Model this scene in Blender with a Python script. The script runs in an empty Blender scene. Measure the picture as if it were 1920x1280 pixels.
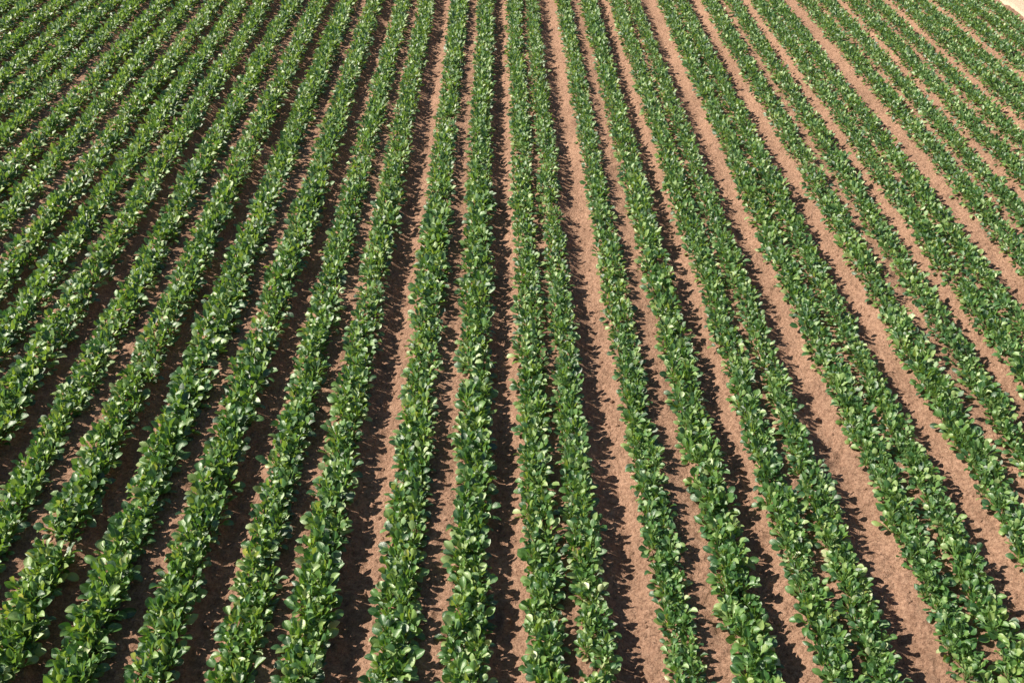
import bpy, math, random
import numpy as np
from mathutils import Matrix, Vector, Euler

random.seed(7)
rng = np.random.default_rng(7)
R = math.radians
scene = bpy.context.scene
col = scene.collection

# ------------------------------------------------------------------ camera
W, Hh = 1920.0, 1280.0
PITCH = R(36.0)
HORIZON = -680.0                       # horizon row of the photograph (pixels)
VPX = 931.0                            # where the crop rows converge
F = (640.0 - HORIZON) / math.tan(PITCH)
CANOPY = 0.11                          # mean height of the leaf canopy
CAMZ = 4.70 + CANOPY
YAW = math.atan((960.0 - VPX) * math.cos(PITCH) / F)
cam_d = bpy.data.cameras.new('camera')
cam_d.sensor_width = 36.0
cam_d.lens = 36.0 * F / W
cam_d.clip_start = 0.05
cam_d.clip_end = 3000.0
cam = bpy.data.objects.new('camera', cam_d)
col.objects.link(cam)
cam.location = (0.0, 0.0, CAMZ)
cam.rotation_euler = (math.pi / 2 - PITCH, 0.0, -YAW)
scene.camera = cam
CAM_M = Matrix.Translation(cam.location) @ Euler(cam.rotation_euler).to_matrix().to_4x4()
CAM_I = CAM_M.inverted()


def at(px, py, z):
    """the point at height z that the photograph's pixel looks at"""
    d = CAM_M.to_3x3() @ Vector(((px - 960.0) / F, (640.0 - py) / F, -1.0))
    k = (z - CAMZ) / d.z
    return Vector(cam.location) + d * k


def project(x, y, z):
    p = CAM_I @ Vector((x, y, z))
    return 960.0 + F * p.x / -p.z, 640.0 - F * p.y / -p.z, -p.z


# ------------------------------------------------------------------ sky, sun, exposure
SUN_EL, SUN_AZ = R(43.0), R(271.0)     # azimuth clockwise from +Y: the sun stands to the left
world = bpy.data.worlds.new('World')
scene.world = world
world.use_nodes = True
nt = world.node_tree
nt.nodes.clear()
sky = nt.nodes.new('ShaderNodeTexSky')
sky.sky_type = 'NISHITA'
sky.sun_disc = False
sky.sun_elevation = SUN_EL
sky.sun_rotation = SUN_AZ
sky.altitude = 100.0
bg = nt.nodes.new('ShaderNodeBackground')
bg.inputs['Strength'].default_value = 0.052
wo = nt.nodes.new('ShaderNodeOutputWorld')
nt.links.new(sky.outputs[0], bg.inputs[0])
nt.links.new(bg.outputs[0], wo.inputs[0])
sun_d = bpy.data.lights.new('sun', 'SUN')
sun_d.energy = 5.0
sun_d.angle = R(0.55)
sun_d.color = (1.0, 0.91, 0.76)
sun = bpy.data.objects.new('sun', sun_d)
col.objects.link(sun)
to_sun = Vector((math.sin(SUN_AZ) * math.cos(SUN_EL), math.cos(SUN_AZ) * math.cos(SUN_EL), math.sin(SUN_EL)))
sun.rotation_euler = to_sun.to_track_quat('Z', 'Y').to_euler()
sun.location = to_sun * 40
scene.view_settings.view_transform = 'Standard'
scene.view_settings.look = 'None'
scene.view_settings.exposure = 0.86
scene.view_settings.gamma = 1.0


# ------------------------------------------------------------------ noise
def vnoise(x, y, seed):
    """smooth value noise in [-1, 1]"""
    xi, yi = np.floor(x).astype(np.int64), np.floor(y).astype(np.int64)
    fx, fy = x - xi, y - yi
    fx = fx * fx * (3 - 2 * fx)
    fy = fy * fy * (3 - 2 * fy)

    def h(i, j):
        n = (i * 374761393 + j * 668265263 + seed * 974634571) & 0x7fffffff
        n = ((n ^ (n >> 13)) * 1274126177) & 0x7fffffff
        n = n ^ (n >> 16)
        return (n & 0xffff) / 32767.5 - 1.0
    a = h(xi, yi) * (1 - fx) + h(xi + 1, yi) * fx
    b = h(xi, yi + 1) * (1 - fx) + h(xi + 1, yi + 1) * fx
    return a * (1 - fy) + b * fy


def smooth(a, b, x):
    t = np.clip((x - a) / (b - a), 0, 1)
    return t * t * (3 - 2 * t)


# ------------------------------------------------------------------ materials
def new_mat(name):
    m = bpy.data.materials.new(name)
    m.use_nodes = True
    n = m.node_tree
    n.nodes.clear()
    out = n.nodes.new('ShaderNodeOutputMaterial')
    return m, n, out


def node(n, typ, **kw):
    o = n.nodes.new(typ)
    for k, v in kw.items():
        if k in o.inputs:
            o.inputs[k].default_value = v
        else:
            setattr(o, k, v)
    return o


def ramp(n, fac, stops):
    r = n.nodes.new('ShaderNodeValToRGB')
    el = r.color_ramp.elements
    while len(el) < len(stops):
        el.new(0.5)
    for e, (p, c) in zip(el, stops):
        e.position = p
        e.color = (*c, 1.0)
    n.links.new(fac, r.inputs[0])
    return r.outputs[0]


def mixc(n, a, b, fac, mode='MIX'):
    m = n.nodes.new('ShaderNodeMix')
    m.data_type = 'RGBA'
    m.blend_type = mode
    for s, v in ((6, a), (7, b), (0, fac)):
        if hasattr(v, 'links'):
            n.links.new(v, m.inputs[s])
        else:
            m.inputs[s].default_value = v if s == 0 else (*v, 1.0)
    return m.outputs[2]


def noise(n, vec, scale, detail=4.0, rough=0.6):
    t = node(n, 'ShaderNodeTexNoise', Scale=scale, Detail=detail, Roughness=rough)
    n.links.new(vec, t.inputs['Vector'])
    return t.outputs['Fac']


def soil_material(name, dark, mid, light, bump=1.0):
    m, n, out = new_mat(name)
    pos = n.nodes.new('ShaderNodeNewGeometry').outputs['Position']
    big = noise(n, pos, 1.1, 3.0)
    fine = noise(n, pos, 34.0, 5.0, 0.7)
    c1 = ramp(n, fine, [(0.30, dark), (0.52, mid), (0.72, light)])
    c2 = ramp(n, big, [(0.3, (0.84, 0.82, 0.81)), (0.7, (1.16, 1.14, 1.13))])
    c = mixc(n, c1, c2, 1.0, 'MULTIPLY')
    spk = noise(n, pos, 130.0, 2.0)
    c = mixc(n, c, ramp(n, spk, [(0.32, (0.50, 0.48, 0.47)), (0.46, (1, 1, 1))]), 0.9, 'MULTIPLY')
    b = node(n, 'ShaderNodeBsdfPrincipled', Roughness=0.95)
    b.inputs['Specular IOR Level'].default_value = 0.15
    n.links.new(c, b.inputs['Base Color'])
    f2 = noise(n, pos, 55.0, 6.0, 0.75)
    vor = node(n, 'ShaderNodeTexVoronoi', Scale=42.0)
    n.links.new(pos, vor.inputs['Vector'])
    b1 = node(n, 'ShaderNodeBump', Strength=1.0 * bump, Distance=0.03)
    n.links.new(f2, b1.inputs['Height'])
    b2 = node(n, 'ShaderNodeBump', Strength=0.5 * bump, Distance=0.02)
    n.links.new(vor.outputs['Distance'], b2.inputs['Height'])
    n.links.new(b1.outputs[0], b2.inputs['Normal'])
    n.links.new(b2.outputs[0], b.inputs['Normal'])
    n.links.new(b.outputs[0], out.inputs[0])
    return m


M_SOIL = soil_material('soil', (0.215, 0.124, 0.085), (0.385, 0.236, 0.166), (0.52, 0.338, 0.247))
M_SAND = soil_material('sandy_track', (0.48, 0.37, 0.27), (0.58, 0.46, 0.35), (0.66, 0.54, 0.42), 0.6)


def leaf_material():
    m, n, out = new_mat('spinach_leaf')
    tint = node(n, 'ShaderNodeAttribute', attribute_name='tint').outputs['Fac']
    luv = node(n, 'ShaderNodeAttribute', attribute_name='luv').outputs['Vector']
    geo = n.nodes.new('ShaderNodeNewGeometry')
    sep = n.nodes.new('ShaderNodeSeparateXYZ')
    n.links.new(luv, sep.inputs[0])
    u, v = sep.outputs[0], sep.outputs[1]     # across (-1..1) and along (0 petiole .. 1 tip)
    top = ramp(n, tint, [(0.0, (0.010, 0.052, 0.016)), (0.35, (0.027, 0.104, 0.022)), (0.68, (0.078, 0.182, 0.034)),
                         (0.88, (0.165, 0.270, 0.075)), (0.955, (0.235, 0.325, 0.14)), (1.0, (0.38, 0.44, 0.27))])  # the light green upper stops also carry painted leaf highlights
    big = noise(n, geo.outputs['Position'], 1.7, 2.0)
    top = mixc(n, top, ramp(n, big, [(0.3, (0.90, 0.98, 1.0)), (0.7, (1.36, 1.22, 1.06))]), 1.0, 'MULTIPLY')
    # midrib and side veins, a little paler
    absu = node(n, 'ShaderNodeMath', operation='ABSOLUTE')
    n.links.new(u, absu.inputs[0])
    rib = ramp(n, absu.outputs[0], [(0.03, (1, 1, 1)), (0.11, (0, 0, 0))])
    sl = node(n, 'ShaderNodeMath', operation='MULTIPLY_ADD')     # v*7 - |u|*2.2
    vv = node(n, 'ShaderNodeMath', operation='MULTIPLY')
    vv.inputs[1].default_value = 7.0
    n.links.new(v, vv.inputs[0])
    n.links.new(absu.outputs[0], sl.inputs[0])
    sl.inputs[1].default_value = -2.4
    n.links.new(vv.outputs[0], sl.inputs[2])
    pp = node(n, 'ShaderNodeMath', operation='PINGPONG')
    pp.inputs[1].default_value = 0.5
    n.links.new(sl.outputs[0], pp.inputs[0])
    vein = ramp(n, pp.outputs[0], [(0.02, (1, 1, 1)), (0.14, (0, 0, 0))])
    vsum = mixc(n, rib, vein, 0.35, 'ADD')
    fv = node(n, 'ShaderNodeMath', operation='MULTIPLY')
    fv.inputs[1].default_value = 0.42
    n.links.new(vsum, fv.inputs[0])
    c = mixc(n, top, (0.20, 0.34, 0.12), fv.outputs[0])
    pet = ramp(n, v, [(0.10, (1, 1, 1)), (0.34, (0, 0, 0))])     # pale petiole
    c = mixc(n, c, (0.16, 0.30, 0.07), pet)
    under = mixc(n, c, (0.13, 0.25, 0.10), 0.62)
    c = mixc(n, c, under, geo.outputs['Backfacing'])
    b = node(n, 'ShaderNodeBsdfPrincipled', Roughness=0.44)
    b.inputs['Specular IOR Level'].default_value = 0.8
    b.inputs['IOR'].default_value = 1.68
    n.links.new(c, b.inputs['Base Color'])
    rr = node(n, 'ShaderNodeMapRange')
    rr.inputs['To Min'].default_value = 0.42
    rr.inputs['To Max'].default_value = 0.56
    wob = noise(n, geo.outputs['Position'], 22.0, 2.0)
    n.links.new(wob, rr.inputs[0])
    n.links.new(rr.outputs[0], b.inputs['Roughness'])
    hsum = node(n, 'ShaderNodeMath', operation='MULTIPLY_ADD')
    n.links.new(vsum, hsum.inputs[0])
    hsum.inputs[1].default_value = -0.5
    n.links.new(noise(n, geo.outputs['Position'], 60.0, 2.0), hsum.inputs[2])
    bm = node(n, 'ShaderNodeBump', Strength=0.35, Distance=0.006)
    n.links.new(hsum.outputs[0], bm.inputs['Height'])
    n.links.new(bm.outputs[0], b.inputs['Normal'])
    tr = n.nodes.new('ShaderNodeBsdfTranslucent')
    tc = mixc(n, c, (2.6, 2.2, 0.6), 1.0, 'MULTIPLY')
    n.links.new(tc, tr.inputs[0])
    mx = n.nodes.new('ShaderNodeMixShader')
    mx.inputs[0].default_value = 0.26
    n.links.new(b.outputs[0], mx.inputs[1])
    n.links.new(tr.outputs[0], mx.inputs[2])
    n.links.new(mx.outputs[0], out.inputs[0])
    return m


M_LEAF = leaf_material()

# ------------------------------------------------------------------ crop rows
# (slope of the row towards the vanishing point, size of its plants); two rows make one raised bed
BEDS = [((-1.58, 1), (-1.50, 1)), ((-1.43, 1), (-1.355, 1)), ((-1.285, 1), (-1.21, 1)), ((-1.135, 1), (-1.065, 1)),
        ((-1.000, 1), (-0.922, 1.02)), ((-0.856, 1), (-0.780, 1)), ((-0.712, 1.0), (-0.644, 1.0)),
        ((-0.565, 1), (-0.492, 1.0)), ((-0.414, 1.05), (-0.338, 1.02)), ((-0.260, 0.92), (-0.194, 1.0)),
        ((-0.105, 1.02), (-0.032, 1.0)), ((0.0485, 0.96), (0.097, 0.86)), ((0.184, 0.86), (0.255, 1.0)),
        ((0.334, 0.95), (0.381, 0.86)), ((0.466, 0.95), (0.512, 0.92)), ((0.594, 0.95), (0.658, 0.92)),
        ((0.729, 0.92), (0.776, 0.92)), ((0.862, 0.95), (0.922, 0.92)), ((0.993, 0.95), (1.056, 0.92)),
        ((1.128, 0.95), (1.178, 0.92)), ((1.250, 0.95), (1.310, 0.95)), ((1.36, 0.9),)]


def row_x(s):
    return at(VPX + s * (640.0 - HORIZON), 640.0, CANOPY).x


ROWS = []                               # x, size, bed, tight
for bi, bed in enumerate(BEDS):
    xs = [row_x(s) for s, _ in bed]
    tight = len(xs) == 2 and xs[1] - xs[0] < 0.33
    for x, (_, k) in zip(xs, bed):
        ROWS.append((x, k, bi, tight))
FIELD_EDGE = ROWS[-1][0] + 0.27
FURROWS = []
for a, b in zip(ROWS[:-1], ROWS[1:]):
    FURROWS.append((0.5 * (a[0] + b[0]), b[0] - a[0], 0.085 if a[2] != b[2] else 0.018))


def wander(bi, y):
    return 0.014 * vnoise(np.asarray(y) * 0.55, np.full_like(np.asarray(y, float), bi * 7.3), 11)


def ground_z(x, y):
    """raised beds with furrows between, worked crumbly soil"""
    x, y = np.asarray(x, float), np.asarray(y, float)
    z = np.zeros_like(x)
    xw = x + 0.02 * vnoise(y * 0.8, x * 0.6, 3)
    for c, w, d in FURROWS:
        t = np.abs(xw - c) / (0.5 * w)
        z -= d * np.where(t < 1, 0.5 * (1 + np.cos(np.pi * np.clip(t, 0, 1))), 0)
    near = (np.abs(x) < 40) & (y > -20) & (y < 60)
    n = (0.014 * vnoise(x * 5, y * 5, 1) + 0.013 * vnoise(x * 13, y * 11, 2) + 0.011 * vnoise(x * 29, y * 27, 4)
         + 0.006 * vnoise(x * 50, y * 47, 5))
    cl = np.clip(vnoise(x * 18, y * 18, 6) - 0.38, 0, 1) * 0.045      # clods
    edge = 1 - smooth(FIELD_EDGE, FIELD_EDGE + 0.25, x)
    return np.where(near, (z + n + cl) * edge - 0.02 * (1 - edge), -0.01)


def mesh_obj(name, verts, faces, mat, smooth_shade=True, parent=None):
    me = bpy.data.meshes.new(name)
    verts = np.asarray(verts, np.float32)
    faces = np.asarray(faces, np.int32)
    me.vertices.add(len(verts))
    me.vertices.foreach_set('co', verts.ravel())
    k = faces.shape[1]
    me.loops.add(faces.size)
    me.loops.foreach_set('vertex_index', faces.ravel())
    me.polygons.add(len(faces))
    me.polygons.foreach_set('loop_start', np.arange(0, faces.size, k, dtype=np.int32))
    me.polygons.foreach_set('use_smooth', np.full(len(faces), smooth_shade))
    me.update(calc_edges=True)
    me.validate()
    me.materials.append(mat)
    o = bpy.data.objects.new(name, me)
    col.objects.link(o)
    o.parent = parent
    return o


def grid_faces(nr, nc):
    i = np.arange(nr - 1)[:, None] * nc + np.arange(nc - 1)[None, :]
    return np.stack([i, i + 1, i + nc + 1, i + nc], -1).reshape(-1, 4)


def half_width(y):
    return 3.7 + 0.43 * np.maximum(y - 2.4, 0)


# ground: one sheet, fine in front of the camera and coarse out to the horizon
NC = 450
u_in = np.linspace(-1, 1, NC)
ys = [2.3]
while ys[-1] < 18.6:
    ys.append(ys[-1] + 0.016 + 0.0026 * (ys[-1] - 2.3))
y_in = np.array(ys)
y_all = np.concatenate([[-900, -300, -100, -30, -8, 0.0, 1.4], y_in, [20, 24, 32, 50, 90, 200, 500, 1200]])
wv = half_width(np.clip(y_all, 2.3, 18.6))
outl = np.array([1200, 500, 200, 80, 40, 22, 14.5])
X = np.concatenate([np.repeat(-outl[None, :], len(y_all), 0), u_in[None, :] * wv[:, None],
                    np.repeat(outl[::-1][None, :], len(y_all), 0)], 1)
Y = np.repeat(y_all[:, None], X.shape[1], 1)
Z = ground_z(X, Y)
soil = mesh_obj('field_soil', np.stack([X, Y, Z], -1).reshape(-1, 3), grid_faces(*X.shape), M_SOIL)
soil['kind'] = 'structure'
soil['label'] = 'reddish brown tilled soil with raised beds and furrows'

# pale sandy track along the field's edge
tx = np.concatenate([[FIELD_EDGE + 0.02, FIELD_EDGE + 0.08], np.arange(FIELD_EDGE + 0.16, FIELD_EDGE + 4.2, 0.06)])
ty = np.arange(8.0, 24.0, 0.06)
TX, TY = np.meshgrid(tx, ty)
TXw = TX + np.where(TX < FIELD_EDGE + 0.5, 0.05 * vnoise(TY * 2.1, TX * 0.1, 21), 0)
TZ = 0.012 * smooth(FIELD_EDGE + 0.02, FIELD_EDGE + 0.3, TX) + 0.006 * vnoise(TX * 9, TY * 9, 22) + 0.012 * vnoise(TX * 1.4, TY * 0.7, 23)
TZ[:, 0] = -0.06
TZ[:, -1] = -0.06
track = mesh_obj('sandy_track', np.stack([TXw, TY, TZ], -1).reshape(-1, 3), grid_faces(*TX.shape), M_SAND)
track['kind'] = 'structure'
track['label'] = 'pale sandy track along the edge of the field'


# ------------------------------------------------------------------ leaves
def leaf_arrays(stations, across, length, width, petiole, bend, cup, ruffle, twist, seed):
    """spoon-shaped leaf on a petiole: base at the origin, growing along +Y, upper face +Z"""
    rr = random.Random(seed)
    ph1, ph2 = rr.uniform(0, 6.28), rr.uniform(0, 6.28)
    total = petiole + length
    P, UV = [], []
    pos = np.array([0.0, 0.0])
    prev = 0.0
    for st in stations:                      # below 0: along the petiole (-1 its foot); 0..1: along the blade
        t = ((1 + st) * petiole if st < 0 else petiole + st * length) / total
        d = t * total
        ang = -bend * (max(t - 0.18, 0) / 0.82) ** 1.5
        mid = -bend * (max((t + prev) / 2 - 0.18, 0) / 0.82) ** 1.5
        step = (t - prev) * total
        pos = pos + step * np.array([math.cos(mid), math.sin(mid)])
        prev = t
        b = (d - petiole) / length
        if b <= 0:
            w = 0.0035 + 0.0015 * t
        else:
            w = max(0.5 * width * math.sin(math.pi * min(b, 1.0) ** 1.12) ** 0.66, 0.004 if b < 0.5 else 0.0018)
        nrm = np.array([-math.sin(ang), math.cos(ang)])
        for u in across:
            lift = cup * w * (u * u) * (1.0 if b > 0 else 1.5)
            if b > 0:
                lift += ruffle * width * abs(u) * math.sin(9 * b + (ph1 if u > 0 else ph2))
            x = u * w * (1 - 0.12 * abs(cup) * abs(u))
            tw = twist * max(b, 0)
            xx, ll = x * math.cos(tw) - lift * math.sin(tw), x * math.sin(tw) + lift * math.cos(tw)
            P.append((xx, pos[0] + nrm[0] * ll, pos[1] + nrm[1] * ll))
            UV.append((u, 0.15 * t * total / petiole if b <= 0 else 0.15 + 0.85 * b, 0.0))
    return np.array(P), np.array(UV), grid_faces(len(stations), len(across))


NVAR = 18
SHAPES = []
for k in range(NVAR):
    r = random.Random(100 + k)
    tier = k // 6                            # low outer, middle and tall inner leaves
    SHAPES.append(dict(length=r.uniform(0.050, 0.066), width=r.uniform(0.038, 0.052),
                       petiole=r.uniform(*((0.026, 0.046), (0.050, 0.074), (0.084, 0.118))[tier]),
                       bend=r.uniform(0.1, (1.4, 1.7, 1.9)[tier]), cup=r.choice((-1, 1)) * r.uniform(0.25, 0.75),
                       ruffle=r.uniform(0.01, 0.05), twist=r.uniform(-0.35, 0.35), seed=k))
ST_HI = (-1, -0.5, 0.0, 0.10, 0.22, 0.36, 0.50, 0.64, 0.78, 0.89, 0.96, 1.0)
ST_LO = (-1, 0.03, 0.25, 0.55, 0.85, 1.0)
ST_MID = (0.03, 0.30, 0.72, 1.0)
ST_FAR = (0.06, 0.52, 1.0)
HI = [leaf_arrays(ST_HI, (-1, -0.55, 0, 0.55, 1), **s) for s in SHAPES]
LO = [leaf_arrays(ST_LO, (-1, 0, 1), **s) for s in SHAPES]
MID = [leaf_arrays(ST_MID, (-1, 0, 1), **s) for s in SHAPES]
FAR = [leaf_arrays(ST_FAR, (-1, 0, 1), **s) for s in SHAPES]
TINTS = [0.05, 0.2, 0.32, 0.45, 0.58, 0.7, 0.82, 0.91, 0.99]


def leaf_mesh(k, tint):
    P, UV, Fc = HI[k]
    o = mesh_obj('leaf', P, Fc, M_LEAF)
    me = o.data
    bpy.data.objects.remove(o)
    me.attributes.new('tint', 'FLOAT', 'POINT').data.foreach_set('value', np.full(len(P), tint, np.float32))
    me.attributes.new('luv', 'FLOAT_VECTOR', 'POINT').data.foreach_set('vector', UV.astype(np.float32).ravel())
    return me


LEAF_MESH = {(k, ti): leaf_mesh(k, t) for k in range(NVAR) for ti, t in enumerate(TINTS)}


def plant_leaves(rr, kind):
    """list of (azimuth, elevation, roll, scale, shape, tint, base_radius)"""
    n = rr.randint(24, 27)
    pt = rr.gauss(0, 0.07)
    out = []
    a = rr.uniform(0, 6.28)
    for i in range(n):
        q = i / (n - 1.0)                          # 0 outermost .. 1 heart
        a += 2.39996 + rr.uniform(-0.35, 0.35)
        tier = 0 if q < 0.34 else 1 if q < 0.64 else 2
        el = R((28 + 44 * q, 34 + 48 * q, 52 + 30 * q)[tier] + rr.uniform(-11, 11))
        shape = rr.randrange(6) + 6 * tier
        sc = (1.05 - 0.30 * q * q) * rr.uniform(0.70, 1.22)
        g = rr.random()
        if g < 0.14:
            t = rr.uniform(0.86, 0.965)  # pale tint paints a sun highlight into the colour of these leaves
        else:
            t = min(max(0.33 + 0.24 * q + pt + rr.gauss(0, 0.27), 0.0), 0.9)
        if kind == 'pale' and i % 2 == 1:
            t = rr.uniform(0.96, 1.0)
        if kind == 'broad' and q < 0.75:
            sc *= 1.22
        out.append((a, el, rr.uniform(-1.0, 1.0), sc, shape, t, 0.012 * (1 - q)))
    return out


# ------------------------------------------------------------------ where the plants stand
STEP = 0.050
plants = []                                        # x, y, size, tight
for ri, (x0, size, bi, tight) in enumerate(ROWS):
    n = int((18.2 - 2.3) / STEP)
    yy = 2.3 + (np.arange(n) + rng.uniform(-0.3, 0.3, n)) * STEP
    xx = x0 + wander(bi, yy) + size * np.where(np.arange(n) % 2 == 0, -1, 1) * (0.041 if tight else 0.048) + rng.normal(0, 0.014, n)
    lump = 1 + 0.07 * vnoise(yy * 1.9, np.full(n, ri * 3.7), 31) + 0.07 * vnoise(yy * 0.5, np.full(n, ri * 5.1), 32)
    sz = (1.03 + 0.05 * (x0 < -1.5) - 0.05 * (x0 > 1.7)) * size * lump * rng.uniform(0.90, 1.10, n) * np.where(rng.random(n) < 0.03, 0.65, 1.0)
    keep = (np.abs(xx) < half_width(yy) - 0.45)
    gap = rng.random(n) < 0.02
    for x, y, s in zip(xx[keep & ~gap], yy[keep & ~gap], sz[keep & ~gap]):
        plants.append((float(x), float(y), float(s), tight))
PX = np.array([p[0] for p in plants])
PY = np.array([p[1] for p in plants])
PZ = ground_z(PX, PY) - 0.004

cand = []
for i, p in enumerate(plants):
    px, py, dep = project(p[0], p[1], CANOPY)
    if -5 < px < 1925 and py < 1292:
        cand.append((dep, i, px, py))
cand.sort()
near = cand[:300]
near_ids = {c[1] for c in near}

SPECIAL = {}
for kind, spots in (('pale', ((1118, 975), (1498, 950), (1128, 1118), (1640, 1118), (875, 1262), (445, 985))),
                    ('broad', ((858, 1005), (1425, 1225), (255, 1245), (640, 1010)))):
    for sx, sy in spots:
        best = min((c for c in near if c[1] not in SPECIAL), key=lambda c: (c[2] - sx) ** 2 + (c[3] - sy) ** 2)
        SPECIAL[best[1]] = kind

LABEL = {
    ('plain', False): 'leafy green spinach plant in a crop row flanked by bare soil',
    ('plain', True): 'leafy green spinach plant in one of two crop rows that almost touch',
    ('pale', False): 'spinach plant with several cream-pale leaves, in a crop row flanked by bare soil',
    ('pale', True): 'spinach plant with several cream-pale leaves, in one of two crop rows that almost touch',
    ('broad', False): 'spinach plant with oversized broad leaves, in a crop row flanked by bare soil',
    ('broad', True): 'spinach plant with oversized broad leaves, in one of two crop rows that almost touch',
}
for dep, i, px, py in near:
    x, y, s, tight = plants[i]
    kind = SPECIAL.get(i, 'plain')
    e = bpy.data.objects.new('spinach_plant', None)
    e.empty_display_size = 0.05
    col.objects.link(e)
    e.location = (x, y, float(PZ[i]))
    e['label'] = LABEL[(kind, tight)]
    e['category'] = 'spinach plant'
    e['group'] = 'spinach plants growing in rows'
    rr = random.Random(5000 + i)
    for az, el, roll, sc, sh, t, br in plant_leaves(rr, kind):
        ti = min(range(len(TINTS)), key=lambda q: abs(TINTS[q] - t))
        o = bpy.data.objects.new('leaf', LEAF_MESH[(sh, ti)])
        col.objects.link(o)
        o.parent = e
        m = Matrix.Rotation(az, 4, 'Z') @ Matrix.Translation((0, br, 0)) @ Matrix.Rotation(el, 4, 'X') @ Matrix.Rotation(roll, 4, 'Y')
        o.matrix_local = m @ Matrix.Scale(sc * s, 4)

# all the farther plants: one mass of leaves
L = {'lo': [], 'mid': [], 'far': []}
for i, (x, y, s, tight) in enumerate(plants):
    if i in near_ids:
        continue
    rr = random.Random(5000 + i)
    lst = L['lo' if y < 6.2 else 'mid' if y < 9.6 else 'far']
    for az, el, roll, sc, sh, t, br in plant_leaves(rr, 'plain'):
        lst.append((x, y, PZ[i], az, el, roll, sc * s, sh, t, br))
Vs, Fs, Ts, Us = [], [], [], []
base = 0
for key, src in (('lo', LO), ('mid', MID), ('far', FAR)):
    A = np.array(L[key])
    for k in range(NVAR):
        B = A[A[:, 7] == k]
        P, UV, Fc = src[k]
        caz, saz, cel, sel, cr, sr = (f(B[:, c])[:, None] for c in (3, 4, 5) for f in (np.cos, np.sin))
        p = P[None] * B[:, 6][:, None, None]
        px_, py_, pz_ = p[..., 0], p[..., 1], p[..., 2]
        x1, z1 = px_ * cr + pz_ * sr, -px_ * sr + pz_ * cr          # roll about Y
        y2, z2 = py_ * cel - z1 * sel, py_ * sel + z1 * cel         # elevation about X
        y2 = y2 + B[:, 9][:, None]
        x3, y3 = x1 * caz - y2 * saz, x1 * saz + y2 * caz           # azimuth about Z
        V = np.stack([x3 + B[:, 0][:, None], y3 + B[:, 1][:, None], z2 + B[:, 2][:, None]], -1)
        nb, nv = V.shape[:2]
        Vs.append(V.reshape(-1, 3))
        Fs.append((Fc[None] + (np.arange(nb) * nv)[:, None, None] + base).reshape(-1, 4))
        Ts.append(np.repeat(B[:, 8], nv))
        Us.append(np.tile(UV, (nb, 1)))
        base += nb * nv
mass = mesh_obj('spinach_crop', np.concatenate(Vs), np.concatenate(Fs), M_LEAF)
mass.data.attributes.new('tint', 'FLOAT', 'POINT').data.foreach_set('value', np.concatenate(Ts).astype(np.float32))
mass.data.attributes.new('luv', 'FLOAT_VECTOR', 'POINT').data.foreach_set('vector', np.concatenate(Us).astype(np.float32).ravel())
mass['kind'] = 'stuff'
mass['label'] = 'dense rows of small green spinach plants stretching away across the field'
mass['category'] = 'crop'

# ------------------------------------------------------------------ crumbs and clods lying on the soil
ico_v = []
g = (1 + 5 ** 0.5) / 2
for a, b in ((1, g), (-1, g), (1, -g), (-1, -g)):
    ico_v += [(0, a, b)]
for a, b in ((1, g), (-1, g), (1, -g), (-1, -g)):
    ico_v += [(a, b, 0)]
for a, b in ((1, g), (-1, g), (1, -g), (-1, -g)):
    ico_v += [(b, 0, a)]
ico_v = np.array(ico_v) / math.sqrt(1 + g * g)
ico_f = [(i, j, k) for i in range(12) for j in range(i + 1, 12) for k in range(j + 1, 12)
         if all(abs(np.linalg.norm(ico_v[p] - ico_v[q]) - 1.0515) < 0.01 for p, q in ((i, j), (j, k), (i, k)))]
ico_f = np.array([f if np.dot(np.cross(ico_v[f[1]] - ico_v[f[0]], ico_v[f[2]] - ico_v[f[0]]), ico_v[f[0]]) > 0 else (f[0], f[2], f[1]) for f in ico_f])
NCL = 6500
cy = 2.6 + 13.0 * rng.random(NCL) ** 1.7
cx = rng.uniform(-1, 1, NCL) * half_width(cy)
cx = np.minimum(cx, FIELD_EDGE)
cs = 0.004 + 0.015 * rng.random(NCL) ** 3
cz = ground_z(cx, cy)
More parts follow.
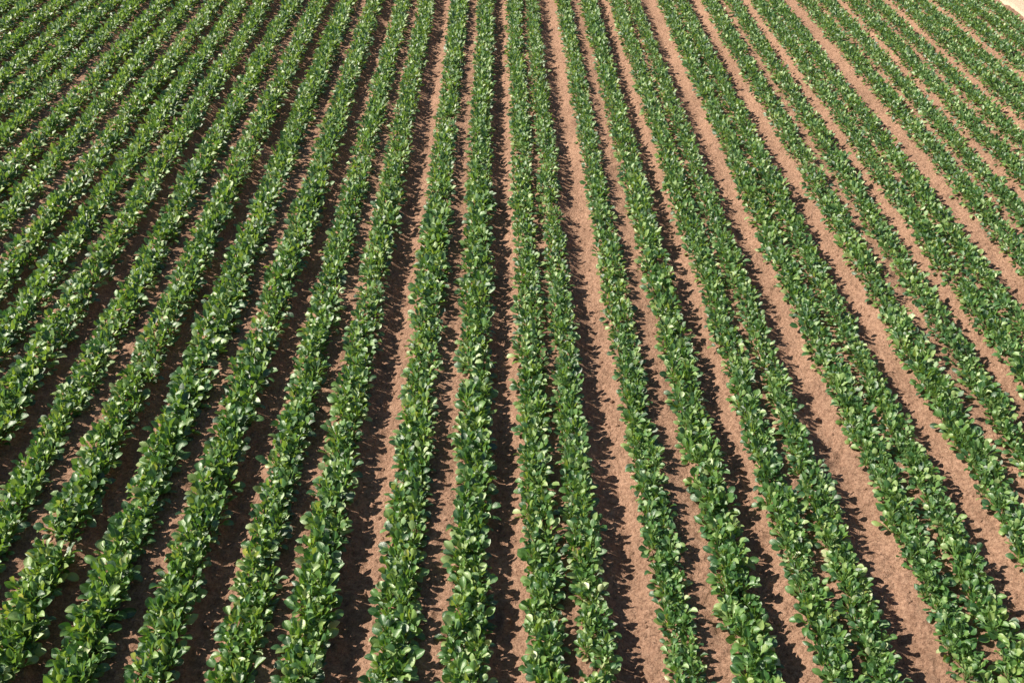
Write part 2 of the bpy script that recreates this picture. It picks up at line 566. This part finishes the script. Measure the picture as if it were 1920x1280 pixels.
V = ico_v[None] * cs[:, None, None] * rng.uniform(0.65, 1.3, (NCL, 12, 1)) * np.array([1.15, 1, 0.75])
V = V + np.stack([cx, cy, cz + cs * 0.25], -1)[:, None, :]
crumbs = mesh_obj('soil_crumbs', V.reshape(-1, 3), (ico_f[None] + (np.arange(NCL) * 12)[:, None, None]).reshape(-1, 3), M_SOIL, False)
crumbs['kind'] = 'stuff'
crumbs['label'] = 'small loose soil crumbs strewn over the furrows'
crumbs['category'] = 'soil crumbs'

# a few larger clods that stand out on the furrow slopes
def clod_mesh(seed):
    r = np.random.default_rng(seed)
    v, f = ico_v.copy(), [tuple(t) for t in ico_f]
    for _ in range(2):
        cache, nf, v = {}, [], list(v)

        def mid(i, j):
            key = (min(i, j), max(i, j))
            if key not in cache:
                p = v[i] + v[j]
                v.append(p / np.linalg.norm(p))
                cache[key] = len(v) - 1
            return cache[key]
        for i, j, k in f:
            a, b, c = mid(i, j), mid(j, k), mid(k, i)
            nf += [(i, a, c), (j, b, a), (k, c, b), (a, b, c)]
        f = nf
        v = np.array(v)
    n = vnoise(v[:, 0] * 1.6 + seed, v[:, 1] * 1.6 + v[:, 2], seed) * 0.22 + vnoise(v[:, 0] * 4 + v[:, 2], v[:, 1] * 4 + seed, seed + 1) * 0.14
    v = v * (1 + n)[:, None] * r.uniform(0.8, 1.2, 3) * np.array([1.1, 1.0, 0.72])
    return v, np.array(f)


for k, (px, py, rad) in enumerate(((1199, 1250, 0.024), (387, 1161, 0.026), (640, 1266, 0.020), (150, 1011, 0.018),
                                   (231, 1216, 0.024), (1604, 1170, 0.020), (1300, 1236, 0.018))):
    p = at(px, py, -0.03)
    z = float(ground_z(np.array([p.x]), np.array([p.y]))[0])
    v, f = clod_mesh(40 + k)
    c = mesh_obj('soil_clod', v * rad, f, M_SOIL)
    c.location = (p.x, p.y, z + rad * 0.35)
    c['label'] = 'rounded lump of brown soil lying loose between two crop rows'
    c['category'] = 'soil clod'
    c['group'] = 'larger clods lying between the rows'
